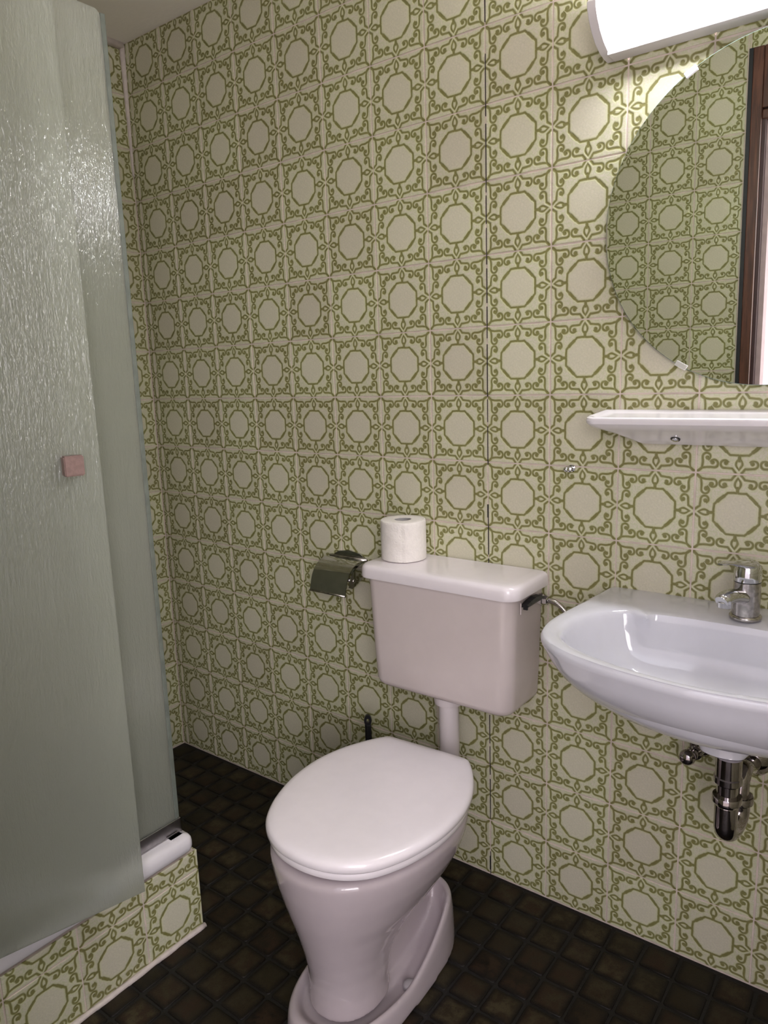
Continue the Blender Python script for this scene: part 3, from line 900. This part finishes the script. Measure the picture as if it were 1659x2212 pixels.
# ------------------------------------------------------------------ trap under the basin
tr = thing('drain_trap', 'chrome drain trap, dark reflections put in its colour, hanging under the basin', 'drain pipe', (.583, -.2, .6))
TX, TY = .583, -.200
bm = bmesh.new(); lathe(bm, [(.0215, .5990), (.0215, .564), (.0235, .562), (.0235, .552), (.0195, .549), (.0185, .547)], (TX, TY, 0), (0, 0, 1), 36)
at(tr, bm_obj('drain_cup', bm, M['chrome_dark'], sharp=40))
bm = bmesh.new(); lathe(bm, [(.0175, .552), (.0175, .505)], (TX, TY, 0), (0, 0, 1), 36)
at(tr, bm_obj('tail_pipe', bm, M['chrome_dark'], sharp=40))
bm = bmesh.new(); lathe(bm, [(.0175, .5265), (.0235, .5265), (.0245, .524), (.0245, .515), (.021, .511), (.020, .509)], (TX, TY, 0), (0, 0, 1), 36)
at(tr, bm_obj('slip_nut', bm, M['chrome_dark'], sharp=40))
bm = bmesh.new()
tube(bm, [(TX, TY, .512), (TX, TY, .48), (TX, TY + .002, .462), (TX + .0015, TY + .016, .449), (TX + .004, TY + .037, .445), (TX + .0065, TY + .058, .450), (TX + .008, TY + .068, .464), (TX + .008, TY + .069, .480)], lambda f: .0195 - .001 * f, 28, 6)
at(tr, bm_obj('bend', bm, M['chrome_dark']))
bm = bmesh.new(); lathe(bm, [(.017, .496), (.0225, .495), (.0235, .492), (.0235, .482), (.019, .478)], (TX + .008, TY + .069, 0), (0, 0, 1), 36)
at(tr, bm_obj('slip_nut', bm, M['chrome_dark'], sharp=40))
bm = bmesh.new(); tube(bm, [(TX + .008, TY + .069, .485), (TX + .008, TY + .069, .505), (TX + .008, TY + .074, .522), (TX + .008, TY + .092, .532), (TX + .008, TY + .115, .527), (TX + .008, -.05, .512), (TX + .008, -.001, .502)], .0155, 24, 6)
at(tr, bm_obj('outlet_pipe', bm, M['chrome_dark']))
bm = bmesh.new(); lathe(bm, [(.034, 0), (.036, .002), (.035, .006), (.028, .012), (.021, .020), (.018, .022), (.0158, .022)], (TX + .004, 0, .506), (0, -1, 0), 40)
at(tr, bm_obj('wall_flange', bm, M['chrome_dark'], sharp=50))
# angle valve
va = thing('angle_valve', 'small chrome angle valve on the wall left of the drain trap', 'valve', (.49, 0, .5))
bm = bmesh.new(); lathe(bm, [(.024, 0), (.0245, .003), (.019, .010), (.012, .013), (.0105, .013)], (.492, 0, .505), (0, -1, 0), 30)
at(va, bm_obj('wall_flange', bm, M['chrome_dark'], sharp=50))
bm = bmesh.new(); lathe(bm, [(.0105, .008), (.0105, .03), (.014, .032), (.014, .055), (.010, .058), (.010, .075)], (.492, 0, .505), (0, -1, 0.12), 24)
lathe(bm, [(.009, 0), (.009, .025), (.0125, .027), (.0125, .042), (.008, .044)], (.490, -.043, .512), (-.15, 0, 1), 20)
tube(bm, [(.484, -.043, .553), (.487, -.044, .575), (.492, -.046, .600)], .005, 12, 5)
at(va, bm_obj('body', bm, M['chrome_dark'], sharp=50))
bm = bmesh.new(); lathe(bm, [(.011, 0), (.0145, .003), (.0155, .010), (.0135, .018), (.008, .022), (0, .0225)], (.486, -.073, .513), (-.05, -1, .05), 24)
at(va, bm_obj('handle', bm, M['chrome_dark'], sharp=50))

# ------------------------------------------------------------------ round mirror
MC = Vector((.568, -.0165, 1.522)); MR = .293
mir = thing('round_mirror', 'round frameless wall mirror held by chrome clips', 'mirror', MC)
mir.rotation_euler = (.022, 0, 0)
def loc(o): o.parent = mir; return o
bm = bmesh.new(); lathe(bm, [(MR - .001, 0), (MR - .001, -.0006)], (0, -.002, 0), (0, 1, 0), 160)
loc(bm_obj('glass', bm, M['mirror'], sharp=30))
bm = bmesh.new(); lathe(bm, [(MR - .0016, -.0004), (MR, .0006), (MR, .0052), (MR - .003, .0055)], (0, -.0022, 0), (0, 1, 0), 160, cap=False)
loc(bm_obj('ground_edge', bm, M['mirror_edge'], sharp=30))
random.seed(5)
for ang in (119.5, 240.5, 60, 300):
    bm = bmesh.new(); t = math.radians(ang)
    box(bm, -.0115, .0115, -.0052, .014, -.0075, .0030, .0012)
    bmesh.ops.transform(bm, matrix=Matrix.Translation((math.cos(t) * MR, 0, math.sin(t) * MR)) @ Matrix.Rotation(-(t - PI / 2), 4, 'Y'), verts=bm.verts)
    loc(bm_obj('clip', bm, M['clip'], smooth=False))

# ------------------------------------------------------------------ wall lamp over the mirror
LX0 = .264; LX1 = SX * 2 - LX0 - .004
lamp = thing('wall_lamp', 'long white lit wall lamp above the mirror', 'lamp', (SX, 0, 1.87))
def lprof(ins):
    P_ = [(-.0005, 1.836), (-.018, 1.8365), (-.040, 1.840), (-.062, 1.849), (-.082, 1.863), (-.096, 1.879), (-.104, 1.893), (-.106, 1.905), (-.098, 1.914), (-.06, 1.924), (-.0005, 1.930)]
    c = Vector((-.045, 1.885)); out = []
    for y, z in P_:
        v = Vector((y, z)); d = (c - v)
        v = v + d.normalized() * ins if y < -.001 else Vector((y, z + (ins if z < 1.885 else -ins)))
        out.append((v.x, v.y))
    return out
for xa, xb in ((LX0, LX0 + .017), (LX1 - .017, LX1)):
    bm = bmesh.new()
    loft(bm, [[(xa, y, z) for y, z in lprof(.001)], [(xa + .001, y, z) for y, z in lprof(0)], [(xb - .001, y, z) for y, z in lprof(0)], [(xb, y, z) for y, z in lprof(.001)]])
    at(lamp, bm_obj('end_cap', bm, M['white_metal'], sharp=40))
bm = bmesh.new()
dp_ = lprof(.004)[3:-1]
dp_ = [(-.038, 1.8424)] + dp_[1:] + [(-.010, 1.9255)]
loft(bm, [[(x, y, z) for y, z in dp_] for x in (LX0 + .017, LX0 + .05, (LX0 + LX1) / 2, LX1 - .05, LX1 - .017)])
at(lamp, bm_obj('diffuser', bm, M['diffuser'], sharp=50))
bm = bmesh.new()
box(bm, LX0 + .014, LX1 - .014, -.040, -.0008, 1.8350, 1.8407, .001)
box(bm, LX0 + .014, LX1 - .014, -.009, -.0008, 1.846, 1.925)
at(lamp, bm_obj('base_tray', bm, M['white_metal'], smooth=False))

# ------------------------------------------------------------------ ceramic shelf
sh = thing('ceramic_shelf', 'white ceramic bathroom shelf below the mirror', 'shelf', (SX, 0, 1.17))
HW = .300; D = .108
def shring(hw, dep, z, rc_=.022, yb=-.0006, n=10):
    out = [(SX + hw - .004, yb, z), (SX - hw + .004, yb, z)]
    for cx_, a0 in ((-1, 180), (1, 270)):
        for k in range(n + 1):
            t = math.radians(a0 + 90 * k / n)
            out.append((SX + cx_ * (hw - rc_) + rc_ * math.cos(t), -dep + rc_ + rc_ * math.sin(t), z))
    return out
rings = [shring(.20, .010, 1.118, .006), shring(.218, .016, 1.119, .008), shring(.236, .030, 1.128, .012), shring(.258, .055, 1.140, .018), shring(.280, .082, 1.150, .022), shring(.293, .098, 1.1565, .022),
         shring(.2985, .1065, 1.163, .022), shring(.300, .108, 1.169, .022), shring(.299, .107, 1.1735, .022), shring(.296, .104, 1.1755, .022), shring(.290, .098, 1.1745, .02, -.005), shring(.284, .092, 1.171, .018, -.010), shring(.27, .08, 1.170, .015, -.020)]
for q in range(8, len(rings)): rings[q] = [(x, y, z + .0095 * (1 - min(1, -y / .108))) for x, y, z in rings[q]]
bm = bmesh.new(); loft(bm, rings)
at(sh, bm_obj('shelf_body', bm, M['shelfc'], sharp=32))
for sx in (-.143, .143):
    bm = bmesh.new(); q = Vector((SX + sx, -.040, 1.1320))
    lathe(bm, [(.0085, -.002), (.0088, .0012), (.0075, .0016)], q, (0, -.60, -.80), 24)  # slightly raised black disc, its colour painting the shade inside the screw hole
    at(sh, bm_obj('screw_hole_shade', bm, M['black'], sharp=40))
    bm = bmesh.new(); lathe(bm, [(.0065, .0012), (.006, .0035), (.0035, .005), (0, .0052)], q, (0, -.60, -.80), 20)
    at(sh, bm_obj('screw', bm, M['chrome'], sharp=40))
# small double-ball hook on the wall
hk = thing('wall_hook', 'tiny chrome double-ball hook on the tiles left of the shelf', 'hook', (.205, 0, 1.06))
bm = bmesh.new(); lathe(bm, [(.0075, 0), (.0075, .002), (.004, .004), (.0035, .010), (.0062, .013), (.0062, .0185), (.003, .0205), (0, .0208)], (.205, 0, 1.060), (0, -1, 0), 20)
at(hk, bm_obj('stem', bm, M['chrome'], sharp=50))
bm = bmesh.new(); lathe(bm, [(0, -.0062), (.0035, -.0054), (.0058, -.002), (.0058, .002), (.0035, .0054), (0, .0062)], (.203, -.026, 1.0605), (0, -1, 0), 20)
at(hk, bm_obj('ball', bm, M['chrome']))
